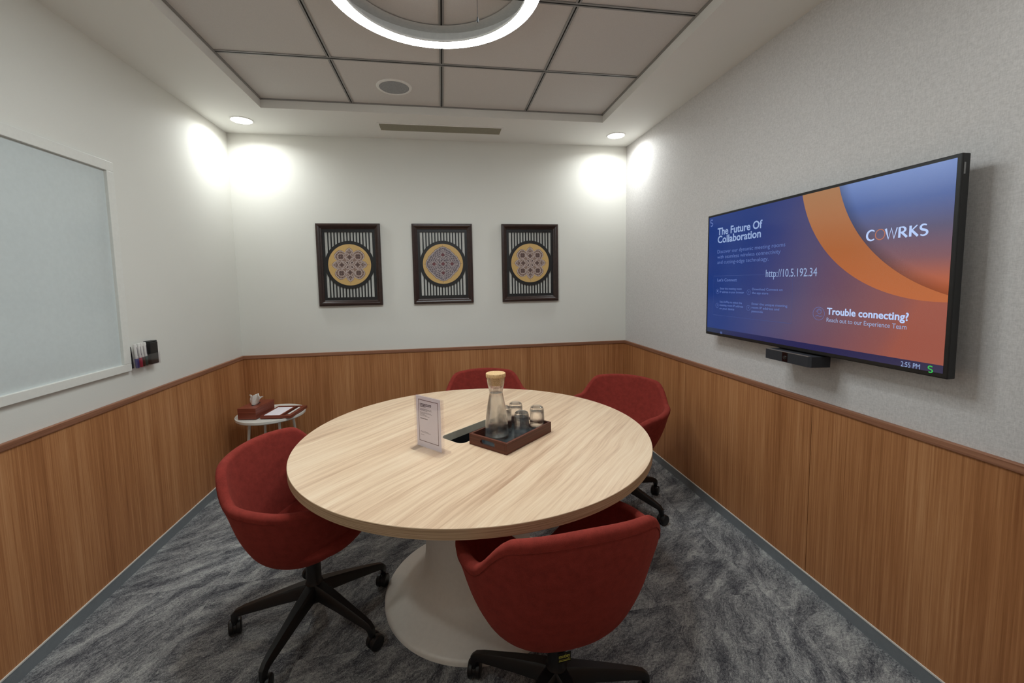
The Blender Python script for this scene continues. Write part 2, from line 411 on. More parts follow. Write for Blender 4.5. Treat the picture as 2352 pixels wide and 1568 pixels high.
# pull cord
t = thing('pull_cord', 'thin dark cord with a small tip hanging inside the ring light', 'cord', (.173, 1.8, TILE-.001))
obj('cord', tube(bmesh.new(), [(0, 0, 0), (0, 0, -.155)], .0011, 6), m_dark, t)
obj('cord_tip', lathe(bmesh.new(), [(0.001, -.148), (.003, -.152), (.0042, -.168), (.002, -.171), (0, -.171)], 12), m_dark, t, smooth=40)
# speaker
t = thing('ceiling_speaker', 'round white ceiling speaker with grey perforated grille set in a tile', 'speaker', (-.262, 2.815, TILE))
obj('rim', lathe(bmesh.new(), [(.090, -.001), (.092, -.006), (.104, -.006), (.109, -.001), (.109, 0)], 64, cap0=False, cap1=False), m_trimw, t, smooth=50)
def mat_grille():
    M = NT('perforated_grille'); o = M.obj(); v = M.n('ShaderNodeTexVoronoi', {'Vector': o, 'Scale': 330}).outputs[0]
    M.l(M.ramp(v, [(.2, lin((95, 96, 98))), (.5, lin((160, 162, 164)))]), M.b.inputs['Base Color']); return M.m
obj('grille', lathe(bmesh.new(), [(0, -.0045), (.05, -.0042), (.092, -.003), (.092, -.0005)], 64, cap1=False), mat_grille(), t, smooth=50)
# vent
t = thing('air_vent', 'long narrow slotted air vent in the ceiling border above the pictures', 'vent', (.027, 3.337, SOF))
L2, W2 = .452, .076
bm = bmesh.new(); bx(bm, -L2-.012, L2+.012, -W2, -W2+.012, -.005, 0); bx(bm, -L2-.012, L2+.012, W2-.012, W2, -.005, 0); bx(bm, -L2-.012, -L2, -W2+.012, W2-.012, -.005, 0); bx(bm, L2, L2+.012, -W2+.012, W2-.012, -.005, 0)
obj('vent_frame', bm, m_trimw, t)
obj('duct_back', box(-L2, L2, -W2+.012, W2-.012, -.0008, 0), simple('vent_dark', (60, 58, 48), .8), t)
for k in range(7):
    y = -W2+.012+.010+k*.0187
    bm = bmesh.new(); vv = [bm.verts.new(p) for p in [(-L2, y-.006, -.001), (L2, y-.006, -.001), (L2, y+.005, -.0055), (-L2, y+.005, -.0055), (-L2, y-.006, -.002), (L2, y-.006, -.002), (L2, y+.005, -.0065), (-L2, y+.005, -.0065)]]
    for q in [(0, 1, 2, 3), (7, 6, 5, 4), (0, 4, 5, 1), (1, 5, 6, 2), (2, 6, 7, 3), (3, 7, 4, 0)]: bm.faces.new([vv[i] for i in q])
    obj('vent_slat', bm, m_ventm, t)

# ------------------------------------------------------------------ round table
TX, TY, TR, TT = .1306, 1.8876, .7717, .034
SLA = radians(41); SLC = (.006, .012)
tb_ = thing('round_table', 'large round meeting table with pale oak top and white pedestal', 'table', (TX, TY, 0))
def slot_pts(hl, hw, r, n=6):
    P = []
    for cx, cy, a0 in [(hl-r, hw-r, 0), (-hl+r, hw-r, 90), (-hl+r, -hw+r, 180), (hl-r, -hw+r, 270)]:
        for k in range(n+1):
            a = radians(a0+90*k/n); P.append((cx+r*cos(a), cy+r*sin(a)))
    return [(SLC[0]+x*cos(SLA)-y*sin(SLA), SLC[1]+x*sin(SLA)+y*cos(SLA)) for x, y in P]
SP = slot_pts(.166, .070, .030)
bm = bmesh.new(); N = 160
def loop(pts, z): 
    v = [bm.verts.new((x, y, z)) for x, y in pts]; e = [bm.edges.new((v[i], v[(i+1) % len(v)])) for i in range(len(v))]; return v, e
OUT = [(TR-.0015)*1 for _ in range(1)]
oc = [((TR-.0012)*cos(2*pi*i/N), (TR-.0012)*sin(2*pi*i/N)) for i in range(N)]
vo, eo = loop(oc, .75); vi, ei = loop(SP, .75); bmesh.ops.triangle_fill(bm, edges=eo+ei, use_beauty=True)
vo2, eo2 = loop(oc, .75-TT); vi2, ei2 = loop(SP, .75-TT); bmesh.ops.triangle_fill(bm, edges=eo2+ei2, use_beauty=True)
for i in range(N): bm.faces.new([vo[i], vo[(i+1) % N], vo2[(i+1) % N], vo2[i]])
n = len(SP)
for i in range(n): bm.faces.new([vi[i], vi2[i], vi2[(i+1) % n], vi[(i+1) % n]])
obj('tabletop', bm, m_oak, tb_)
obj('edge_band', lathe(bmesh.new(), [(TR-.0012, -.0002), (TR, -.0012), (TR, -TT+.001), (TR-.0012, -TT-.0001)], N, (0, 0, .75), False, False), m_edge, tb_, smooth=30)
bm = bmesh.new(); n = len(SP)
cS = (sum(p[0] for p in SP)/n, sum(p[1] for p in SP)/n)
inn = slot_pts(.1645, .0685, .0285)
a = [bm.verts.new((x, y, .7495)) for x, y in inn]; b = [bm.verts.new((x, y, .75-TT)) for x, y in inn]; c = [bm.verts.new((x, y, .7495)) for x, y in SP]
for i in range(n):
    j = (i+1) % n; bm.faces.new([a[i], a[j], b[j], b[i]]); bm.faces.new([a[i], c[i], c[j], a[j]])
obj('slot_lining', bm, m_lining, tb_, smooth=40)
bm = bmesh.new(); a = [bm.verts.new((x, y, .75-TT)) for x, y in inn]; b = [bm.verts.new((x, y, .655)) for x, y in inn]
for i in range(n): bm.faces.new([a[i], a[(i+1) % n], b[(i+1) % n], b[i]])
bm.faces.new(b)
obj('cable_box', bm, m_dark, tb_, smooth=40)
prof = [(.20, .716), (.232, .716), (.234, .70), (.236, .50), (.240, .30), (.245, .20), (.252, .15), (.264, .115), (.283, .085), (.31, .062), (.345, .046), (.385, .034), (.42, .024), (.428, .019), (.432, .012), (.432, 0)]
obj('pedestal', lathe(bmesh.new(), prof, 128, cap0=False), m_pedestal, tb_, smooth=35)

# ------------------------------------------------------------------ tub chairs
def sstep(a, b, x):
    t_ = min(1, max(0, (x-a)/(b-a))); return t_*t_*(3-2*t_)
def interp(tab, x):
    for (x0, y0), (x1, y1) in zip(tab, tab[1:]):
        if x <= x1:
            k = tab.index((x0, y0)); t_ = (x-x0)/(x1-x0); h = x1-x0
            sl = (y1-y0)/h
            m0 = (sl+(y0-tab[k-1][1])/(x0-tab[k-1][0]))/2 if k > 0 else sl*1.3
            m1 = (sl+(tab[k+2][1]-y1)/(tab[k+2][0]-x1))/2 if k+2 < len(tab) else sl
            return y0*(2*t_**3-3*t_**2+1)+m0*h*(t_**3-2*t_**2+t_)+y1*(-2*t_**3+3*t_**2)+m1*h*(t_**3-t_**2)
    return tab[-1][1]
def rim_z(ph):      # ph: 0 back ... 180 front
    a = abs(ph)
    z = .794-.016*(a/44)**2 if a < 44 else .778
    z = z-(z-.664)*sstep(42, 70, a)
    z -= .020*sstep(70, 125, a)
    z -= .155*sstep(118, 172, a)
    return z
PROF = [(.338, .12), (.342, .27), (.351, .42), (.370, .565), (.40, .675), (.45, .775), (.52, .87), (.60, .945), (.66, 1.0), (.72, 1.035), (.80, 1.075)]
def plan(ph):       # superellipse radius at arm height
    a = radians(ph); hx, hy = .320, (.250 if abs(ph) < 90 else .262); e = 2.3
    s_, c_ = abs(sin(a)), abs(cos(a))
    return ((s_/hx)**e+(c_/hy)**e)**(-1/e)
def shell_pt(ph, z, off=0.0):
    r = plan(ph)*interp(PROF, z)-off; a = radians(ph); r = max(r, 0)
    return Vector((r*sin(a), -r*cos(a), z))
def shell_bm():
    bm = bmesh.new(); NP = 96; TH = .036; rows = []
    for i in range(NP):
        ph = -180+360*i/NP; zr = rim_z(ph); col = []
        # outer surface bottom -> rim
        zs = [.352, .360, .378, .405, .44, .48, .53, .58, .64, .70, .76]
        top = zr-TH/2
        for k in range(20):
            u = k/19; z = .3385+(top-.3385)*(u**1.7); col.append(shell_pt(ph, z))
        # rim: half round
        o_ = shell_pt(ph, top); i_ = shell_pt(ph, top, TH)
        for k in range(1, 8):
            q = pi*k/8; c = (o_+i_)/2; col.append(c+(o_-c)*cos(q)+Vector((0, 0, TH/2*sin(q))))
        col.append(i_)
        # inner surface down to seat level
        zl = .425
        for k in range(1, 7):
            u = k/6; z = top+(zl-top)*u; col.append(shell_pt(ph, z, TH+.012*u))
        p = col[-1]
        for sc, z in [(.85, .420), (.5, .418), (.2, .418)]: col.append(Vector((p.x*sc, p.y*sc, z)))
        rows.append([bm.verts.new(v) for v in col])
    c0 = bm.verts.new((0, 0, .338)); c1 = bm.verts.new((0, 0, .418))
    for i in range(NP):
        A, B = rows[i], rows[(i+1) % NP]
        bm.faces.new([c0, B[0], A[0]]); bm.faces.new([c1, A[-1], B[-1]])
        for k in range(len(A)-1): bm.faces.new([A[k], B[k], B[k+1], A[k+1]])
    return bm
def cushion_bm():
    bm = bmesh.new(); NP = 72; rows = []
    prof_ = [(0, .4905), (.3, .490), (.6, .486), (.8, .480), (.92, .470), (.98, .457), (1.0, .440), (.985, .425), (.9, .4185), (0, .4185)]
    def rad(ph):
        a = radians(ph); s_, c_ = abs(sin(a)), abs(cos(a)); hx, hy = .222, (.170 if abs(ph) < 90 else .228); e = 3.0
        return ((s_/hx)**e+(c_/hy)**e)**(-1/e)
    for i in range(NP):
        ph = -180+360*i/NP; a = radians(ph); r = rad(ph)
        rows.append([bm.verts.new((r*s*sin(a), -r*s*cos(a), z)) for s, z in prof_[1:-1]])
    c0 = bm.verts.new((0, 0, prof_[0][1])); c1 = bm.verts.new((0, 0, prof_[-1][1]))
    for i in range(NP):
        A, B = rows[i], rows[(i+1) % NP]; bm.faces.new([c0, A[0], B[0]]); bm.faces.new([c1, B[-1], A[-1]])
        for k in range(len(A)-1): bm.faces.new([A[k], B[k], B[k+1], A[k+1]])
    return bm
def leg_bm(a):
    bm = bmesh.new(); d = Vector((cos(a), sin(a), 0)); n_ = Vector((-sin(a), cos(a), 0)); rows = []
    st = [(.012, .163, .035, .029), (.06, .156, .032, .027), (.14, .139, .026, .023), (.22, .120, .021, .019), (.275, .107, .018, .016), (.300, .099, .0155, .0135), (.312, .088, .015, .013), (.315, .070, .012, .012), (.315, .058, .010, .010)]
    for k, (r, z, hw, hh) in enumerate(st):
        p = d*r+Vector((0, 0, z))
        if k < 5: up = Vector((0, 0, 1))
        elif k == 5: up = (Vector((0, 0, 1))+d*.5).normalized()
        elif k == 6: up = (Vector((0, 0, .5))+d).normalized()
        else: up = d
        q = .72
        rows.append([bm.verts.new(p+n_*hw*x+up*hh*y) for x, y in [(-1, -q), (-q, -1), (q, -1), (1, -q), (.72, q), (.5, 1), (-.5, 1), (-.72, q)]])
    for A, B in zip(rows, rows[1:]):
        for i in range(8): bm.faces.new([A[i], A[(i+1) % 8], B[(i+1) % 8], B[i]])
    bm.faces.new(rows[0][::-1]); bm.faces.new(rows[-1]); return bm
def caster_bm(a, sw):
    bm = bmesh.new(); c = Vector((.315*cos(a), .315*sin(a), 0)); d = Vector((cos(sw), sin(sw), 0)); n_ = Vector((-sin(sw), cos(sw), 0)); c = c-d*.012
    for s in (-1, 1):
        rows = []
        for off, r in [(.004, .010), (.005, .0275), (.008, .030), (.019, .030), (.023, .026), (.0245, .012)]:
            rows.append([bm.verts.new(c+n_*(s*off)+d*(r*cos(2*pi*k/24))+Vector((0, 0, .0302+r*sin(2*pi*k/24)))) for k in range(24)])
        for A, B in zip(rows, rows[1:]):
            for k in range(24): bm.faces.new([A[k], A[(k+1) % 24], B[(k+1) % 24], B[k]])
        bm.faces.new(rows[0]); bm.faces.new(rows[-1])
    # hood between the two wheels
    tube(bm, [c+Vector((0, 0, .03))-n_*.005, c+Vector((0, 0, .03))+n_*.005], .026, 20)
    tube(bm, [c+d*.012+Vector((0, 0, .045)), c+d*.012+Vector((0, 0, .066))], .0085, 12)
    return bm
def make_chair(loc, face, legph, label):
    """face: heading of the sitter in degrees (0 = +x)"""
    t = thing('swivel_chair', label, 'chair', (loc[0], loc[1], 0), radians(face-90), 'red swivel tub chairs round the table')
    sh = obj('shell', shell_bm(), m_red, t, smooth=60)
    pts = [shell_pt(-180+360*i/96, rim_z(-180+360*i/96)-.030, -.0006) for i in range(20, 77)]
    obj('piping', tube(bmesh.new(), pts, .0013, 6), m_redseam, sh, smooth=60)
    obj('seat_cushion', cushion_bm(), m_red, t, smooth=60)
    bm = bmesh.new(); lathe(bm, [(.018, .10), (.030, .112), (.036, .13), (.037, .182), (.034, .19), (.029, .20), (.029, .30), (.045, .308), (.075, .325), (.09, .3405)], 32)
    obj('gas_column', bm, m_black, t, smooth=35)
    for k in range(5):
        a = radians(legph+72*k-(face-90))
        lg = obj('leg', leg_bm(a), m_black, t, smooth=35)
        obj('caster', caster_bm(a, a+radians([35, -60, 110, 20, -100][k])), m_black, lg, smooth=35)
    return t
ch = make_chair((.328, 1.232), 96, 1, 'red swivel tub chair in front with its rounded back towards the camera')
make_chair((-.572, 1.785), -18, 37, 'red swivel tub chair at the left of the round table')
make_chair((1.060, 2.452), 230, 13, 'red swivel tub chair by the grey wall side beyond the table')
make_chair((.275, 2.845), 268, 20, 'red swivel tub chair mostly hidden behind the far edge of the table')
# yellow label on the front chair (world placed, then parented)
bm = box(-.022, .022, -.0005, .0005, -.017, .017, bev=.0003)
lb = obj('maker_label', bm, simple('black_label', (20, 20, 16), .5), ch)
lb.location = (.016, -.0305, .236); lb.rotation_euler = (0, 0, 0)
bm = text_bm('motley', -.019, .000, .038, .013, -.0012, .012)
ribbon(bm, [(-.019, -.006), (.020, -.006)], .001, -.0012); ribbon(bm, [(-.019, -.010), (.020, -.010)], .002, -.0012)
obj('label_print', bm, simple('yellow_print', (214, 214, 96), .6), lb)

# ------------------------------------------------------------------ things on the table
def local(px, py): return px, py
# wooden serving tray
A0 = Vector((.229, 1.586)); dl = radians(42.6); 
TL_, TW_ = .322, .203
t = thing('serving_tray', 'dark walnut rectangular tray with handle slots on the round table', 'tray', (A0.x, A0.y, .75), dl)
wl, hh = .010, .047
bm = bmesh.new(); bx(bm, 0, TL_, 0, wl, 0, hh, bev=.001); bx(bm, 0, TL_, TW_-wl, TW_, 0, hh, bev=.001)
obj('long_side', bm, m_tray, t)
def end_wall(x0, x1):
    bm = bmesh.new(); y0, y1 = wl, TW_-wl; a, b = .062, TW_-.062; z0, z1, r = .015, .036, .0105
    # plate with a rounded slot
    hole = []
    for cy_, a0 in [(b-r, -90), (a+r, 90)]:
        for k in range(9):
            q = radians(a0+180*k/8); hole.append((cy_+r*cos(q) if True else 0, (z0+z1)/2+r*sin(q)))
    outer = [(y0, 0), (y1, 0), (y1, hh), (y0, hh)]
    for x in (x0, x1):
        vo_ = [bm.verts.new((x, *p)) for p in outer]; vh = [bm.verts.new((x, *p)) for p in hole]
        eo_ = [bm.edges.new((vo_[i], vo_[(i+1) % 4])) for i in range(4)]; eh = [bm.edges.new((vh[i], vh[(i+1) % 18])) for i in range(18)]
        bmesh.ops.triangle_fill(bm, edges=eo_+eh, use_beauty=True)
        if x == x0: f0, h0 = vo_, vh
    for i in range(4): bm.faces.new([f0[i], f0[(i+1) % 4], vo_[(i+1) % 4], vo_[i]])
    for i in range(18): bm.faces.new([h0[i], h0[(i+1) % 18], vh[(i+1) % 18], vh[i]])
    return bm
obj('handle_side', end_wall(0, wl), m_tray, t); obj('handle_side', end_wall(TL_-wl, TL_), m_tray, t)
obj('tray_floor', box(wl, TL_-wl, wl, TW_-wl, .001, .008), m_traytop, t)
# carafe
t = thing('water_carafe', 'tall glass carafe of water with cork lid standing in the tray', 'carafe', (.214, 1.772, .7583))
go = [(0, 0), (.046, 0), (.0515, .004), (.0525, .012), (.051, .04), (.0465, .09), (.040, .14), (.0335, .172), (.0293, .192), (.0288, .200), (.031, .212), (.0365, .238), (.0405, .262), (.0408, .266)]
gi = [(.0390, .266), (.0385, .262), (.0345, .238), (.029, .213), (.0268, .200), (.0273, .191), (.0315, .171), (.038, .139), (.0445, .090), (.049, .04), (.050, .014), (.046, .009), (0, .009)]
obj('glass_body', lathe(bmesh.new(), go+gi, 64, cap0=False, cap1=False), m_glass, t, smooth=40)
wi = [(0, .0092)]+[(r-.0003, z) for r, z in [(.046, .0092), (.050, .0142), (.049, .04), (.0445, .09), (.038, .139), (.0315, .171), (.0273, .191), (.0268, .198)]]+[(0, .198)]
obj('water', lathe(bmesh.new(), wi, 64, cap0=False, cap1=False), m_water, t, smooth=40)
obj('cork_lid', lathe(bmesh.new(), [(0, .232), (.0325, .232), (.0372, .258), (.038, .2665), (.0425, .2668), (.0428, .272), (.0428, .281), (.0415, .283), (0, .283)], 48), m_cork, t, smooth=35)
# tumblers
gx_ = [((.319, 1.893), 'upturned glass tumbler at the back of the tray'),
       ((.403, 1.815), 'upturned glass tumbler at the right end of the tray, nearest its handle'),
       ((.321, 1.752), 'upturned glass tumbler in front, nearest the camera'),
       ((.258, 1.842), 'upturned glass tumbler half hidden behind the water carafe')]
def tumbler(loc, label):
    H_ = .112
    o_ = [(.0335, 0), (.0338, .03), (.0325, .08), (.0315, .098), (.0285, .108), (.022, H_), (0, H_), ]
    i_ = [(0, .090), (.022, .090), (.0278, .084), (.0302, .070), (.0318, .03), (.0318, 0)]
    o = obj('glass_tumbler', lathe(bmesh.new(), o_+i_+[(.0335, 0)], 48, cap0=False, cap1=False), m_glass, None, (loc[0], loc[1], .7582), smooth=40)
    bm = bmesh.new(); bm.from_mesh(o.data); bmesh.ops.remove_doubles(bm, verts=bm.verts, dist=1e-5); bm.to_mesh(o.data); bm.free()
    return tag(o, label, 'glass', 'upturned tumblers in the tray')
g0 = None
for loc, lb_ in gx_:
    if g0 is None: g0 = tumbler(loc, lb_)
    else:
        c = g0.copy(); COL.objects.link(c); c.location = (loc[0], loc[1], .7582); c['label'] = lb_
# acrylic card stand
pa, pb = Vector((-.129, 1.764)), Vector((-.013, 1.639)); d = (pb-pa); hd = atan2(d.y, d.x); LW = d.length
mid = (pa+pb)/2
t = thing('card_stand', 'clear acrylic stand holding a printed white card on the table', 'sign', (mid.x, mid.y, .75), hd)
hw = LW/2
bm = bmesh.new(); P = []
for cx_, cy_, a0 in [(hw-.006, .016, 0), (-hw+.006, .016, 90), (-hw+.006, -.016, 180), (hw-.006, -.016, 270)]:
    for k in range(7): a = radians(a0+15*k); P.append((cx_+.016*cos(a), cy_+.022*sin(a)))
lo_ = [bm.verts.new((x, y, 0)) for x, y in P]; up_ = [bm.verts.new((x, y, .003)) for x, y in P]; n = len(P)
bm.faces.new(lo_[::-1]); bm.faces.new(up_)
for i in range(n): bm.faces.new([lo_[i], lo_[(i+1) % n], up_[(i+1) % n], up_[i]])
obj('stand_base', bm, m_acrylic, t)
obj('front_panel', box(-hw, hw, -.0050, -.0030, .0032, .222), m_acrylic, t)
obj('back_panel', box(-hw, hw, .0022, .0042, .0032, .222), m_acrylic, t)
cw = hw-.014
cdp = obj('printed_card', box(-hw+.008, hw-.016, -.0008, 0, .006, .220), m_paper, t)
x0, x1, z0, z1 = -hw+.022, hw-.030, .030, .205
bm = bmesh.new()
for q in [(x0, x1, z0, z0+.0022), (x0, x1, z1-.0022, z1), (x0, x0+.0022, z0, z1), (x1-.0022, x1, z0, z1)]:
    poly(bm, [(q[0], q[2]), (q[1], q[2]), (q[1], q[3]), (q[0], q[3])], -.0011)
obj('card_border', bm, m_maroon, cdp)
bm = bmesh.new(); rr = random.Random(3)
def words(bm, xa, xb, z, h):
    x = xa
    while x < xb-.003:
        wlen = rr.uniform(.004, .012); e = min(x+wlen, xb)
        poly(bm, [(x, z), (e, z), (e, z+h), (x, z+h)], -.0011); x = e+.0016
xi = x0+.010
for z, e in [(.186, .062), (.1805, .060), (.175, .030)]: words(bm, xi, min(xi+e*1.12, x1-.006), z, .0030)
obj('card_heading', bm, m_inkd, cdp)
bm = bmesh.new(); words(bm, xi, xi+.045, .125, .0030); obj('card_subheading', bm, m_inkd, cdp)
bm = bmesh.new()
for z, e in [(.166, .070), (.1625, .072), (.159, .050), (.152, .068), (.1485, .072), (.145, .030), (.141, .040), (.137, .058)]: words(bm, xi, min(xi+e, x1-.006), z, .0014)
obj('card_text', bm, m_ink, cdp)
bm = bmesh.new()
for z, e in [(.071, .050), (.067, .060), (.057, .024)]: words(bm, xi, min(xi+e, x1-.006), z, .0014)
obj('card_footer', bm, m_ink, cdp)

# ------------------------------------------------------------------ side table in the corner
SX, SY, SR, SH = -1.278, 3.275, .229, .50
t = thing('side_table', 'small round white metal side table in the far left corner', 'table', (SX, SY, 0))
obj('tabletop', lathe(bmesh.new(), [(0, SH-.022), (SR-.006, SH-.022), (SR, SH-.016), (SR, SH-.001), (SR-.001, SH), (SR-.006, SH), (SR-.009, SH-.004), (0, SH-.004)], 96), m_whitemetal, t, smooth=35)
for a in (39, 129, 219, 309):
    q = radians(a); p0 = (.145*cos(q), .145*sin(q), SH-.022); p1 = (.190*cos(q), .190*sin(q), .002)
    obj('leg', tube(bmesh.new(), [p0, p1], .0095, 12), m_whitemetal, t, smooth=40)
zt_ = SH+.0003
oa = radians(64)   # long axis heading of the organiser
ex = Vector((cos(radians(-8)), sin(radians(-8)), 0)); 
t = thing('stationery_tray', 'reddish wooden stationery tray on the white side table', 'tray', (-1.298, 3.132, zt_), radians(-8))
bm = bmesh.new(); bx(bm, 0, .215, 0, .25, 0, .006)
for q in [(0, .215, 0, .016), (0, .215, .238, .25), (0, .012, .016, .238), (.168, .215, .016, .238), (.128, .140, .016, .238)]: bx(bm, q[0], q[1], q[2], q[3], .006, .019)
obj('tray_body', bm, m_redwood, t)
obj('pen_groove', box(.140, .168, .016, .238, .0062, .0072), m_dark, t)
o = obj('notepad', box(.014, .126, .022, .215, 0, .012), m_paper, None, (-1.298, 3.132, zt_+.0062), (0, 0, radians(-8)))
tag(o, 'blank white notepad lying in the stationery tray', 'notepad')
o = obj('pen', box(.178, .192, .030, .19, 0, .005, bev=.002), m_trimw, None, (-1.298, 3.132, zt_+.0192), (0, 0, radians(-8)))
tag(o, 'slim white pen on the right rim of the stationery tray', 'pen')
t = thing('tissue_box', 'reddish-brown wooden tissue box on the left of the side table', 'tissue box', (-1.448, 3.146, zt_), radians(-9))
bm = bmesh.new(); bx(bm, 0, .128, 0, .235, 0, .078, bev=.0015)
obj('box_body', bm, m_redwood, t)
bm = bmesh.new(); P = [(.064+.016*cos(2*pi*k/24), .115+.050*sin(2*pi*k/24)) for k in range(24)]
bm.faces.new([bm.verts.new((x, y, .0784)) for x, y in P]); obj('opening', bm, m_dark, t)
bm = bmesh.new(); rows = []; rr = random.Random(5); nn = 28
for k in range(11):
    u = k/10; row = []
    for i in range(nn):
        a = 2*pi*i/nn
        wx = .017+.044*u**.8; wy = .013*(1-u)+.0035
        x = wx*cos(a); y = wy*sin(a)+u*(.012*sin(x*95+.6)+.006*sin(x*230))
        z = .074+.074*u+u*u*(.010*cos(x*60-.9)-.004*cos(x*170))
        row.append(bm.verts.new((.058+x*cos(-.25)-y*sin(-.25)+.020*u, .105+x*sin(-.25)+y*cos(-.25)-.012*u, z)))
    rows.append(row)
bm.faces.new(rows[-1])
for A, B in zip(rows, rows[1:]):
    for i in range(nn): bm.faces.new([A[i], A[(i+1) % nn], B[(i+1) % nn], B[i]])
obj('tissue', bm, simple('tissue_paper', (238, 236, 230), .9), t, smooth=28)

# ------------------------------------------------------------------ pictures on the back wall
FW, FH = .495, .660
m_orn_base = simple('ornament_mauve_brown', (142, 118, 106), .7); m_orn_light = simple('ornament_pale_lilac', (205, 192, 188), .7)
m_orn_dark = simple('ornament_dark', (92, 72, 68), .7); m_orn_blue = simple('ornament_slate', (112, 104, 112), .7); m_orn_red = simple('ornament_maroon', (112, 62, 66), .7)
def circ(cx_, cz_, r, n=16, a0=0): return [(cx_+r*cos(a0+2*pi*k/n), cz_+r*sin(a0+2*pi*k/n)) for k in range(n)]
def diamond(cx_, cz_, a, b, rot): 
    P = []
    for k in range(16):
        q = 2*pi*k/16; rr_ = 1/(abs(cos(q))**.75+abs(sin(q))**.75)**(1/.75)*1.0
        x, z = a*rr_*cos(q), b*rr_*sin(q); P.append((cx_+x*cos(rot)-z*sin(rot), cz_+x*sin(rot)+z*cos(rot)))
    return P
def petal_outline(R_, kind):
    P = []
    for k in range(256):
        a = 2*pi*k/256; m = (a % (pi/2)); m = min(m, pi/2-m)   # 0 on axis .. pi/4 diagonal
        if kind == 'A':
            if m < radians(19): q = m/radians(19); r = .83-.22*q**.9+.04*sin(q*pi)
            else: q = (m-radians(19))/radians(26); r = .61+.25*sin(min(1, q*1.35)*pi/2)**.8
        else:
            r = .80/(cos(m)+.62*sin(m))*1.0; r = max(r, .66) if m > radians(25) else r
            r = .86-.13*(m/radians(45))**.8+.025*abs(sin(m*10))
        P.append((R_*r*cos(a), R_*r*sin(a)))
    return P
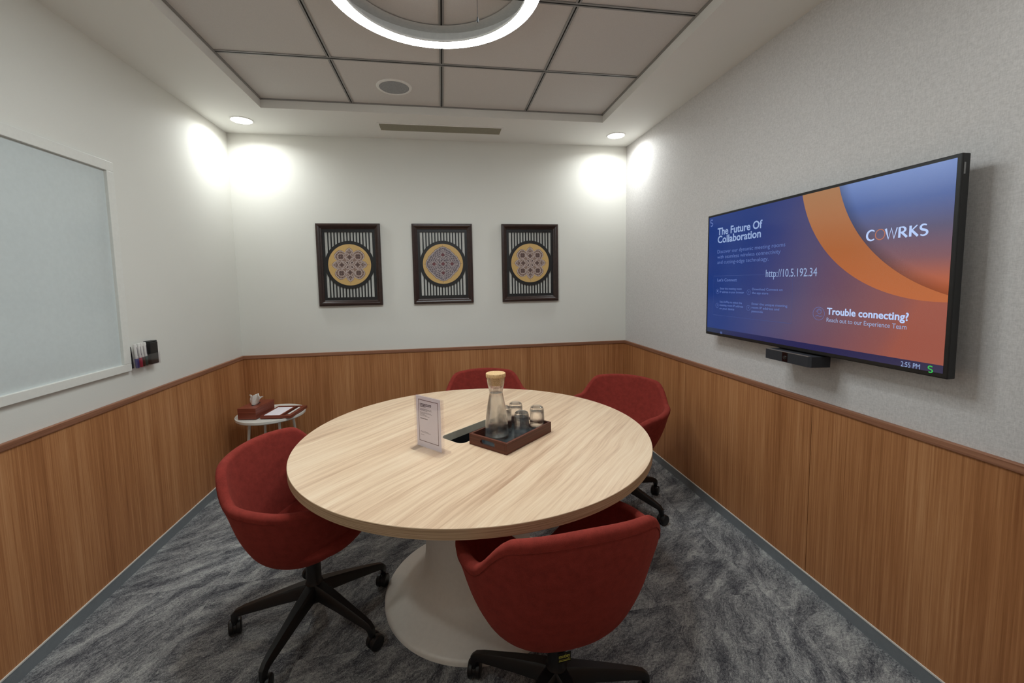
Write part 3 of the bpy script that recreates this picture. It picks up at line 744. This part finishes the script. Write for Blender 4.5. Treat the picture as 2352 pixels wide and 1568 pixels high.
def make_picture(x, label, kind):
    t = thing('framed_artwork', label, 'picture', (x, BY, 1.591), 0, 'three framed medallions on the back wall')
    bm = bmesh.new(); pr_ = [(0, 0), (0, -.024), (.006, -.030), (.016, -.032), (.026, -.028), (.034, -.020), (.040, -.0175), (.044, -.014), (.044, 0)]
    rows = []
    for sx, sz in [(-1, -1), (1, -1), (1, 1), (-1, 1)]:
        rows.append([bm.verts.new((sx*(FW/2-d_), y_, sz*(FH/2-d_))) for d_, y_ in pr_])
    for i in range(4):
        A, B = rows[i], rows[(i+1) % 4]
        for k in range(len(pr_)-1): bm.faces.new([A[k], B[k], B[k+1], A[k+1]])
        bm.faces.new([A[-1], B[-1], B[0], A[0]])
    obj('frame', bm, m_frame, t)
    iw, ih = FW/2-.044, FH/2-.044
    obj('backing', box(-iw, iw, -.003, -.0005, -ih, ih), m_backing, t)
    # black fretwork: border, slats and a ring
    bm = bmesh.new(); y0_, y1_ = -.012, -.009
    gw, gh = .1835, .262
    bx(bm, -iw, iw, y0_, y1_, gh, ih); bx(bm, -iw, iw, y0_, y1_, -ih, -gh); bx(bm, -iw, -gw, y0_, y1_, -gh, gh); bx(bm, gw, iw, y0_, y1_, -gh, gh)
    pitch = 2*gw/15; bw = pitch*.42
    for k in range(1, 15): 
        xc = -gw+pitch*k; bx(bm, xc-bw/2, xc+bw/2, y0_, y1_, -gh, gh)
    fr = obj('slatted_panel', bm, m_slat, t)
    bm = bmesh.new(); P = circ(0, 0, .192, 80); v1 = [bm.verts.new((a, -.0135, b)) for a, b in P]; v2 = [bm.verts.new((a, -.009, b)) for a, b in P]
    bm.faces.new(v1); bm.faces.new(v2[::-1])
    for i in range(80): bm.faces.new([v1[i], v1[(i+1) % 80], v2[(i+1) % 80], v2[i]])
    obj('round_mount', bm, m_slat, t)
    bm = bmesh.new(); P = circ(0, 0, .166, 80); v1 = [bm.verts.new((a, -.0150, b)) for a, b in P]; v2 = [bm.verts.new((a, -.0135, b)) for a, b in P]
    bm.faces.new(v1); bm.faces.new(v2[::-1])
    for i in range(80): bm.faces.new([v1[i], v1[(i+1) % 80], v2[(i+1) % 80], v2[i]])
    med = obj('gold_medallion', bm, m_gold, t)
    R_ = .166; Y1, Y2, Y3 = -.0153, -.0156, -.0159
    out = petal_outline(R_, kind)
    bm = bmesh.new(); poly(bm, out, Y1)
    for k in range(4):
        a = k*pi/2; ribbon(bm, [(R_*.84*cos(a), R_*.84*sin(a)), (R_*.95*cos(a), R_*.95*sin(a))], .0018, Y1)
    obj('ornament_ground', bm, m_orn_base if kind == 'A' else m_orn_blue, med)
    L = bmesh.new(); D = bmesh.new(); Rr = []
    rot = lambda P_, a: [(p*cos(a)-q*sin(a), p*sin(a)+q*cos(a)) for p, q in P_]
    ribbon(L, [(p*.955, q*.955) for p, q in out], .0042, Y2, True)
    ribbon(D, [(p*1.0, q*1.0) for p, q in out], .0014, Y3, True)
    if kind == 'A':
        for k in range(4):
            a = k*pi/2; b = a+pi/4
            poly(D, [(p, q) for p, q in diamond(R_*.37*cos(a), R_*.37*sin(a), .022, .019, a)], Y3)
            ribbon(L, diamond(R_*.37*cos(a), R_*.37*sin(a), .036, .032, a), .0030, Y2, True)
            poly(D, circ(R_*.15*cos(b), R_*.15*sin(b), .0075, 10), Y3)
            ribbon(L, circ(R_*.15*cos(b), R_*.15*sin(b), .012, 14), .003, Y2, True)
            for s_, r2 in [(-.13, .57), (.13, .57), (0, .50), (0, .64)]:
                poly(D, circ(R_*r2*cos(b+s_), R_*r2*sin(b+s_), .0095, 8), Y3)
            ribbon(L, circ(R_*.56*cos(b), R_*.56*sin(b), .0255, 22), .0034, Y2, True)
            for s_, r2 in [(-.25, .72), (.25, .72), (-.08, .775), (.08, .775)]:
                poly(D, circ(R_*r2*cos(b+s_), R_*r2*sin(b+s_), .0045, 8), Y3)
            for s_, r2 in [(-.10, .62), (.10, .62), (0, .70), (0, .56)]:
                poly(D, diamond(R_*r2*cos(a+s_), R_*r2*sin(a+s_), .0085, .0060, a), Y3)
            ribbon(L, circ(R_*.62*cos(a), R_*.62*sin(a), .0175, 18), .0026, Y2, True)
            for s_ in (-1, 1):
                P_ = [(R_*(.08+.6*u), s_*R_*(.02+.17*sin(u*pi))) for u in [i/14 for i in range(15)]]
                ribbon(L, rot(P_, a), .0026, Y2)
                P_ = [(R_*(.22+.34*u), s_*R_*(.26*sin(u*pi*.8))) for u in [i/12 for i in range(13)]]
                ribbon(L, rot(P_, a), .0022, Y2)
        poly(L, circ(0, 0, .0070, 12), Y2); poly(D, circ(0, 0, .0032, 8), Y3)
    else:
        rg = random.Random(11)
        for k in range(4):
            a = k*pi/2
            Rr.append(diamond(R_*.45*cos(a), R_*.45*sin(a), .018, .018, a))
            ribbon(L, diamond(R_*.45*cos(a), R_*.45*sin(a), .032, .032, a), .0028, Y2, True)
        Rr.append(diamond(0, 0, .019, .019, 0)); ribbon(L, diamond(0, 0, .034, .034, 0), .0028, Y2, True)
        for ring_, cnt, rad in [(.17, 8, .012), (.30, 16, .0085), (.40, 24, .0075), (.50, 28, .0075), (.60, 32, .0075), (.69, 36, .0072), (.77, 4, .008)]:
            for k in range(cnt):
                a = 2*pi*k/cnt+(pi/cnt if cnt > 4 else 0)
                cx_, cz_ = R_*ring_*cos(a), R_*ring_*sin(a); m = a % (pi/2); m = min(m, pi/2-m)
                if ring_ > .86-.13*(m/radians(45))**.8-.07: continue
                ribbon(L, circ(cx_, cz_, rad, 10, a)[:8], .0020, Y2)
                poly(D, circ(cx_, cz_, rad*.42, 6), Y3)
        for k in range(8):
            a = k*pi/4
            for s_ in (-1, 1):
                P_ = [(R_*(.10+.62*u), s_*R_*(.10*sin(u*2*pi))) for u in [i/18 for i in range(19)]]
                ribbon(L, rot(P_, a), .0022, Y2)
    obj('ornament_tracery', L, m_orn_light, med); obj('ornament_detail', D, m_orn_dark, med)
    for P_ in Rr: b1 = bmesh.new(); poly(b1, P_, Y3); obj('ornament_diamond', b1, m_orn_red, med)
    return t
p1 = make_picture(-.738, 'dark framed gold medallion with eight-petal motif, leftmost of the three pictures', 'A')
make_picture(.009, 'dark framed gold medallion with dense dark diamond motif, middle of the three pictures', 'B')
dup(p1, (.754, BY, 1.591), 0, 'dark framed gold medallion with eight-petal motif, nearest the grey wall')

# ------------------------------------------------------------------ wall screen (local x = along the wall, -y = into the room)
yL, yR, zB, zT = 2.284, 1.060, 1.1025, 1.793
SWd, SHt = yL-yR, zT-zB
t = thing('wall_screen', 'large flat wall screen showing a blue and orange slide', 'screen', (RX, (yL+yR)/2, zB), -pi/2)
fx = -(RX-1.548)          # local y of the front face
hw = SWd/2
tv = t
bm = bmesh.new(); bx(bm, -hw, hw, fx, fx+.030, 0, SHt, bev=.003)
obj('housing', bm, m_black, t)
bm = bmesh.new(); bx(bm, -.34, .34, fx+.030, fx+.062, .10, .55, bev=.008); bx(bm, -.20, .20, fx+.062, -.0005, .18, .48)
obj('wall_bracket', bm, m_dark, t)
b_ = .013; zb = .016
su0, su1, sv0, sv1 = -hw+b_, hw-b_, zb, SHt-.012
def mat_screen():
    M = NT('screen_slide'); o = M.obj(); sp = M.n('ShaderNodeSeparateXYZ', {0: o})
    u = M.math('DIVIDE', M.math('ADD', sp.outputs[0], hw), SWd); v = M.math('DIVIDE', sp.outputs[2], SHt)
    # ring of the slide: circles in picture units (u scaled to height units)
    U = M.math('MULTIPLY', u, SWd/SHt)
    def dist(cu, cv): 
        return M.math('SQRT', M.math('ADD', M.math('POWER', M.math('SUBTRACT', U, cu), 2), M.math('POWER', M.math('SUBTRACT', v, cv), 2)))
    dO, dI = dist(OC[0], OC[1]), dist(IC[0], IC[1])
    inO = M.math('LESS_THAN', dO, OC[2]); inI = M.math('LESS_THAN', dI, IC[2])
    outer = M.ramp(M.math('ADD', M.math('MULTIPLY', u, .92), M.math('MULTIPLY', M.math('SUBTRACT', 1, v), .22)), [(0, lin((8, 52, 128))), (.30, lin((14, 50, 124))), (.45, lin((52, 62, 122))), (.62, lin((84, 74, 112))), (.80, lin((118, 80, 94))), (.95, lin((146, 86, 82))), (1, lin((164, 90, 74)))])
    inner = M.ramp(v, [(.40, lin((196, 96, 50))), (.47, lin((182, 100, 74))), (.56, lin((136, 92, 98))), (.70, lin((96, 90, 120))), (.84, lin((78, 102, 164))), (1, lin((122, 148, 208)))])
    ring = M.ramp(v, [(.35, lin((196, 108, 60))), (.62, lin((180, 104, 56))), (1, lin((176, 126, 86)))])
    sh = M.ramp(M.math('DIVIDE', M.math('SUBTRACT', IC[2], dI), .06), [(0, (.55, .55, .55, 1)), (1, (1, 1, 1, 1))])
    inner = M.mix(1.0, inner, sh, 'MULTIPLY')
    c = M.mix(inO, outer, ring); c = M.mix(inI, c, inner)
    bar = M.math('LESS_THAN', M.math('ADD', v, M.math('MULTIPLY', u, 0)), .060)
    barc = M.ramp(u, [(0, lin((26, 44, 72))), (.2, lin((26, 34, 86))), (.6, lin((30, 32, 84))), (1, lin((50, 46, 76)))])
    c = M.mix(bar, c, barc)
    M.b.inputs['Base Color'].default_value = (.01, .01, .012, 1); M.b.inputs['Roughness'].default_value = .16
    M.l(c, M.b.inputs['Emission Color']); M.b.inputs['Emission Strength'].default_value = .36
    return M.m
def circ3(p, q, r):
    ax, ay = p; bx_, by_ = q; cx_, cy_ = r
    d_ = 2*(ax*(by_-cy_)+bx_*(cy_-ay)+cx_*(ay-by_))
    ux = ((ax*ax+ay*ay)*(by_-cy_)+(bx_*bx_+by_*by_)*(cy_-ay)+(cx_*cx_+cy_*cy_)*(ay-by_))/d_
    uy = ((ax*ax+ay*ay)*(cx_-bx_)+(bx_*bx_+by_*by_)*(ax-cx_)+(cx_*cx_+cy_*cy_)*(bx_-ax))/d_
    return ux, uy, math.hypot(ax-ux, ay-uy)
asp = SWd/SHt
OC = circ3((.536*asp, .981), (.677*asp, .551), (.981*asp, .349)); IC = circ3((.675*asp, .986), (.774*asp, .638), (.982*asp, .386))
obj('display', box(su0, su1, fx-.0006, fx+.001, sv0, sv1), mat_screen(), t)
yt = fx-.0010
SX_ = lambda u: -hw+u*SWd; SZ_ = lambda v: v*SHt
m_txt = emit('screen_text', (158, 180, 222), .9); m_txtdim = emit('screen_text_dim', (104, 124, 184), .9); m_txtbr = emit('screen_text_bright', (186, 208, 250), 1.0); m_line = emit('screen_hairline', (76, 90, 144), .9)
def stext(name, s, u0, u1, base, cap, mat, bold=0):
    bm = text_bm(s, SX_(u0), SZ_(base), (u1-u0)*SWd, cap*SHt, yt, bold); obj(name, bm, mat, tv)
bm = text_bm('The Future Of', SX_(.074), SZ_(.826), .276*SWd, .058*SHt, yt, .022)
merge(bm, text_bm('Collaboration', SX_(.076), SZ_(.762), .268*SWd, .058*SHt, yt, .022)); obj('slide_title', bm, m_txt, tv)
bm = text_bm('Discover our dynamic meeting rooms', SX_(.076), SZ_(.678), .392*SWd, .029*SHt, yt)
merge(bm, text_bm('with seamless wireless connectivity', SX_(.076), SZ_(.635), .371*SWd, .029*SHt, yt)); merge(bm, text_bm('and cutting-edge technology.', SX_(.077), SZ_(.592), .311*SWd, .029*SHt, yt))
obj('slide_subtitle', bm, m_txtdim, tv)
stext('web_address', 'http://10.5.192.34', .377, .608, .478, .054, m_txt)
stext('section_heading', "Let's Connect", .080, .211, .450, .024, m_txtdim, .015)
blocks = [((.083, .368), [('Enter the meeting room', .100, .243, .384), ('IP address in your browser', .100, .258, .357)]),
          ((.286, .368), [('Download Connect on', .305, .463, .384), ('the app store', .305, .393, .357)]),
          ((.083, .252), [('Use AirPlay to select the', .100, .247, .277), ('meeting room IP address', .100, .255, .250), ('on your device', .100, .200, .223)]),
          ((.286, .252), [('Enter the unique meeting', .305, .488, .277), ('room IP address and', .305, .450, .250), ('passcode', .305, .368, .223)])]
for k, ((a, z), rows_) in enumerate(blocks):
    bm = bmesh.new()
    for s, ua, ub, zz in rows_: merge(bm, text_bm(s, SX_(ua), SZ_(zz), (ub-ua)*SWd, .017*SHt, yt, .012))
    obj('instruction_text', bm, m_txtdim, tv)
    bm = bmesh.new(); merge(bm, text_bm(str(k+1), SX_(a)-.003, SZ_(z)-.004, .006, .011, yt)); ribbon(bm, circ(SX_(a), SZ_(z), .013, 24), .0012, yt, True)
    obj('step_number', bm, m_txtdim, tv)
bm = bmesh.new()
ribbon(bm, [(SX_(.054), SZ_(.495)), (SX_(.508), SZ_(.495)), (SX_(.508), SZ_(.172)), (SX_(.054), SZ_(.172))], .0016, yt, True)
obj('text_box_outline', bm, m_line, tv)
# COWRKS with modulated strokes
def letters():
    H_, W_ = .052*SHt, (.936-.773)*SWd; X0, Z0 = SX_(.773), SZ_(.660)
    s1, s2 = .0075, .0040; out = []
    def new(): out.append(bmesh.new()); return out[-1]
    def st(bm, P, wd): ribbon(bm, [(X0+p*W_, Z0+q*H_) for p, q in P], wd, yt)
    def arc(cx_, rx, ry, a0, a1, n=20): return [(cx_+rx*cos(radians(a0+(a1-a0)*k/n)), .5+ry*sin(radians(a0+(a1-a0)*k/n))) for k in range(n+1)]
    br = new(); P = arc(.085, .080, .5, 48, 312); st(br, P, [s2+(s1-s2)*sin(pi*k/20) for k in range(21)])
    br = new(); P = arc(.240, .082, .5, 0, 360, 36); st(br, P, .0032)
    br = new(); st(br, [(.335, 1), (.385, 0), (.430, 1), (.478, 0), (.525, 1)], [s1, .0072, .0062, .0072, s2])
    br = new(); st(br, [(.565, 0), (.565, 1)], s1); st(br, [(.565, .97)]+[(.60+.055*sin(radians(k*18)), .73+.24*cos(radians(k*18))) for k in range(11)]+[(.565, .49)], [s2]+[s2+(s1-s2)*sin(pi*k/10) for k in range(11)]+[s2]); st(br, [(.60, .49), (.685, 0)], s1)
    br = new(); st(br, [(.735, 0), (.735, 1)], s1); st(br, [(.835, 1), (.742, .50)], s2); st(br, [(.755, .56), (.850, 0)], s1)
    P = [(.935+.048*cos(radians(a)), .745+.235*sin(radians(a))) for a in range(40, 250, 15)]+[(.938, .50)]+[(.930+.055*cos(radians(a)), .255+.245*sin(radians(a))) for a in range(70, -150, -15)]
    br = new(); st(br, P, [s2+(s1-s2)*sin(pi*k/(len(P)-1)) for k in range(len(P))])
    return out
m_dimlogo = emit('logo_dim', (190, 122, 100), .9)
for k, b in enumerate(letters()): obj('logo_letter', b, m_dimlogo if k == 1 else m_txtbr, tv)
stext('help_heading', 'Trouble connecting?', .652, .902, .252, .040, m_txtbr, .025)
stext('help_text', 'Reach out to our Experience Team', .652, .898, .208, .026, m_txt)
bm = bmesh.new(); cx_, cz_ = SX_(.621), SZ_(.252)
ribbon(bm, circ(cx_, cz_, .027, 40), .0014, yt, True); ribbon(bm, circ(cx_+.003, cz_+.008, .0085, 20), .0016, yt, True)
ribbon(bm, [(cx_-.012, cz_+.006)]+[(cx_+.003+.012*cos(radians(q)), cz_+.008+.012*sin(radians(q))) for q in range(170, 5, -15)], .0014, yt)
ribbon(bm, [(cx_-.016, cz_-.012), (cx_-.004, cz_-.008), (cx_+.006, cz_-.012), (cx_+.018, cz_-.008)], .002, yt)
obj('help_icon', bm, m_txtdim, tv)
stext('clock', '2:55 PM', .889, .937, .024, .026, m_txt)
def s_logo(u, v, h):
    bm = bmesh.new(); cx_, cz_ = SX_(u), SZ_(v); r = h/4
    P = [(cx_+r*1.15*cos(radians(a)), cz_+r+r*.95*sin(radians(a))) for a in range(30, 255, 15)]+[(cx_, cz_+.0)]+[(cx_+r*1.15*cos(radians(a)), cz_-r+r*.95*sin(radians(a))) for a in range(75, -150, -15)]
    ribbon(bm, P, h*.16, yt); return bm
obj('status_logo', s_logo(.9615, .034, .021), emit('screen_green', (70, 200, 90), .9), tv)
obj('corner_logo', s_logo(.029, .936, .036), m_txtdim, tv)
bm = bmesh.new()
for q in range(5): ribbon(bm, [(SX_(.110)+q*.0035, SZ_(.022)), (SX_(.110)+q*.0035, SZ_(.040))], .0018, yt)
obj('taskbar_mark', bm, m_txtdim, tv)
bm = bmesh.new(); bx(bm, hw-.0005, hw+.0008, fx+.006, fx+.012, SHt-.062, SHt-.028)
obj('side_sticker', bm, simple('sticker_grey', (120, 120, 120), .5), tv)

# conference camera bar under the screen
bz0, bz1 = 1.052, 1.0995
cy0 = (1.508+1.752)/2; L_ = .122
t = thing('camera_bar', 'black video conference camera bar fixed below the wall screen', 'camera', (1.5, cy0, bz0), -pi/2)
hgt = bz1-bz0
bm = bmesh.new(); P = [(-L_, .001), (-L_+.001, 0), (L_-.012, 0), (L_, .008), (L_+.012, .085), (-L_-.004, .085)]
lo_ = [bm.verts.new((x, y, 0)) for x, y in P]; up_ = [bm.verts.new((x, y, hgt-.003)) for x, y in P]; n = len(P)
bm.faces.new(lo_[::-1]); bm.faces.new(up_)
for i in range(n): bm.faces.new([lo_[i], lo_[(i+1) % n], up_[(i+1) % n], up_[i]])
obj('body', bm, simple('speaker_cloth_black', (36, 38, 44), .7, scale=700, mottling=.3), t)
obj('top_trim', box(-L_, L_-.010, .0005, .012, hgt-.0032, hgt-.0012), m_steel, t)
lw = obj('lens_window', box(-.024, .006, -.0008, .0, .002, hgt-.004), m_gloss, t)
lz = lathe(bmesh.new(), [(0, .003), (.004, .003), (.0065, .0015), (.0085, .0025), (.0095, 0)], 24, cap1=False)
obj('lens', lz, simple('lens_rim', (30, 24, 24), .2), lw, (-.008, -.0008, .022), (pi/2, 0, 0), smooth=40)
obj('mount', box(-.03, .03, .085, RX-1.5-.001, .004, hgt-.006), m_dark, t)

# ------------------------------------------------------------------ whiteboard and marker holder on the left wall
wy0, wy1, wz0, wz1 = .60, 2.384, 1.015, 2.043
t = thing('whiteboard', 'large whiteboard with wide white frame on the left wall', 'whiteboard', (LX, (wy0+wy1)/2, wz0), pi/2)
hw2 = (wy1-wy0)/2; WH = wz1-wz0; fr_ = .046; dp = .020
obj('board_surface', box(-hw2+.02, hw2-.02, -.006, -.0005, .02, WH-.02), m_board, t)
def bar(x0, x1, z0, z1): return box(x0, x1, -dp, -.0005, z0, z1, bev=.002)
obj('frame_rail', bar(-hw2, hw2, 0, fr_-.008), m_boardframe, t); obj('frame_rail', bar(-hw2, hw2, WH-fr_, WH), m_boardframe, t)
obj('frame_stile', bar(-hw2, -hw2+fr_, fr_-.008, WH-fr_), m_boardframe, t); obj('frame_stile', bar(hw2-fr_, hw2, fr_-.008, WH-fr_), m_boardframe, t)
# holder
hy0, hz0 = 2.388, 1.020; HW = .176
t = thing('marker_holder', 'clear acrylic holder on the left wall beside the whiteboard', 'holder', (LX, hy0, hz0), pi/2)
D_ = .044
bm = bmesh.new(); bx(bm, 0, HW, -D_, -.0005, 0, .003); bx(bm, 0, HW, -D_, -D_+.002, .003, .062); bx(bm, 0, .002, -D_+.002, -.0005, .003, .062); bx(bm, HW-.002, HW, -D_+.002, -.0005, .003, .062); bx(bm, .002, HW-.002, -.0025, -.0005, .003, .085)
obj('acrylic_box', bm, m_acrylic, t)
m_mw = simple('marker_barrel_white', (226, 224, 220), .4)
def marker(x, y, tilt, capc, cname, label, group='whiteboard markers', barrel=None, r=.0085, ln=.125):
    t = thing('marker_pen', label, 'marker', (LX+y, hy0+x, hz0+.0035), pi/2, group)
    R4 = (0, tilt, 0)
    b1 = lathe(bmesh.new(), [(r*.8, .048), (r*.95, .05), (r*.95, ln-.008), (r*.8, ln), (0, ln)], 20)
    obj('barrel', b1, barrel or m_mw, t, rot=R4, smooth=40)
    b2 = lathe(bmesh.new(), [(0, 0), (r*.8, 0), (r, .003), (r*1.05, .048), (r*.9, .05)], 20)
    obj('cap', b2, simple(cname, capc, .35), t, rot=R4, smooth=40)
    if barrel is None:
        obj('barrel_print', box(-.0015, .0015, -r*.97-.0002, -r*.90, .062, .108), m_ink, t, rot=R4)
marker(.018, .031, -.06, (34, 34, 110), 'blue_cap', 'white marker with blue cap, leftmost of the capped markers')
marker(.044, .030, -.06, (158, 20, 58), 'red_cap', 'white marker with red cap standing in the acrylic holder')
marker(.066, .028, -.05, (48, 14, 18), 'maroon_cap', 'white marker with near-black cap beside the red one')
marker(.088, .028, -.04, (16, 56, 52), 'green_cap', 'white marker with dark green cap next to the black eraser')
marker(.013, .0125, -.10, (24, 24, 26), 'slim_black_cap', 'slim black marker at the holder end nearest the whiteboard', barrel=m_dark, r=.0055, ln=.112)
t = thing('board_eraser', 'tall black felt eraser block standing in the marker holder', 'eraser', (LX+.0225, hy0+.139, hz0+.0035), pi/2)
bm = bmesh.new(); bx(bm, -.030, .030, -.018, .018, .0, .118, bev=.003)
obj('felt_block', bm, m_dark, t)
bm = bmesh.new(); bx(bm, -.030, .030, -.016, .016, .1182, .126, bev=.003)
obj('cap_block', bm, simple('eraser_cap', (44, 46, 46), .5), t)
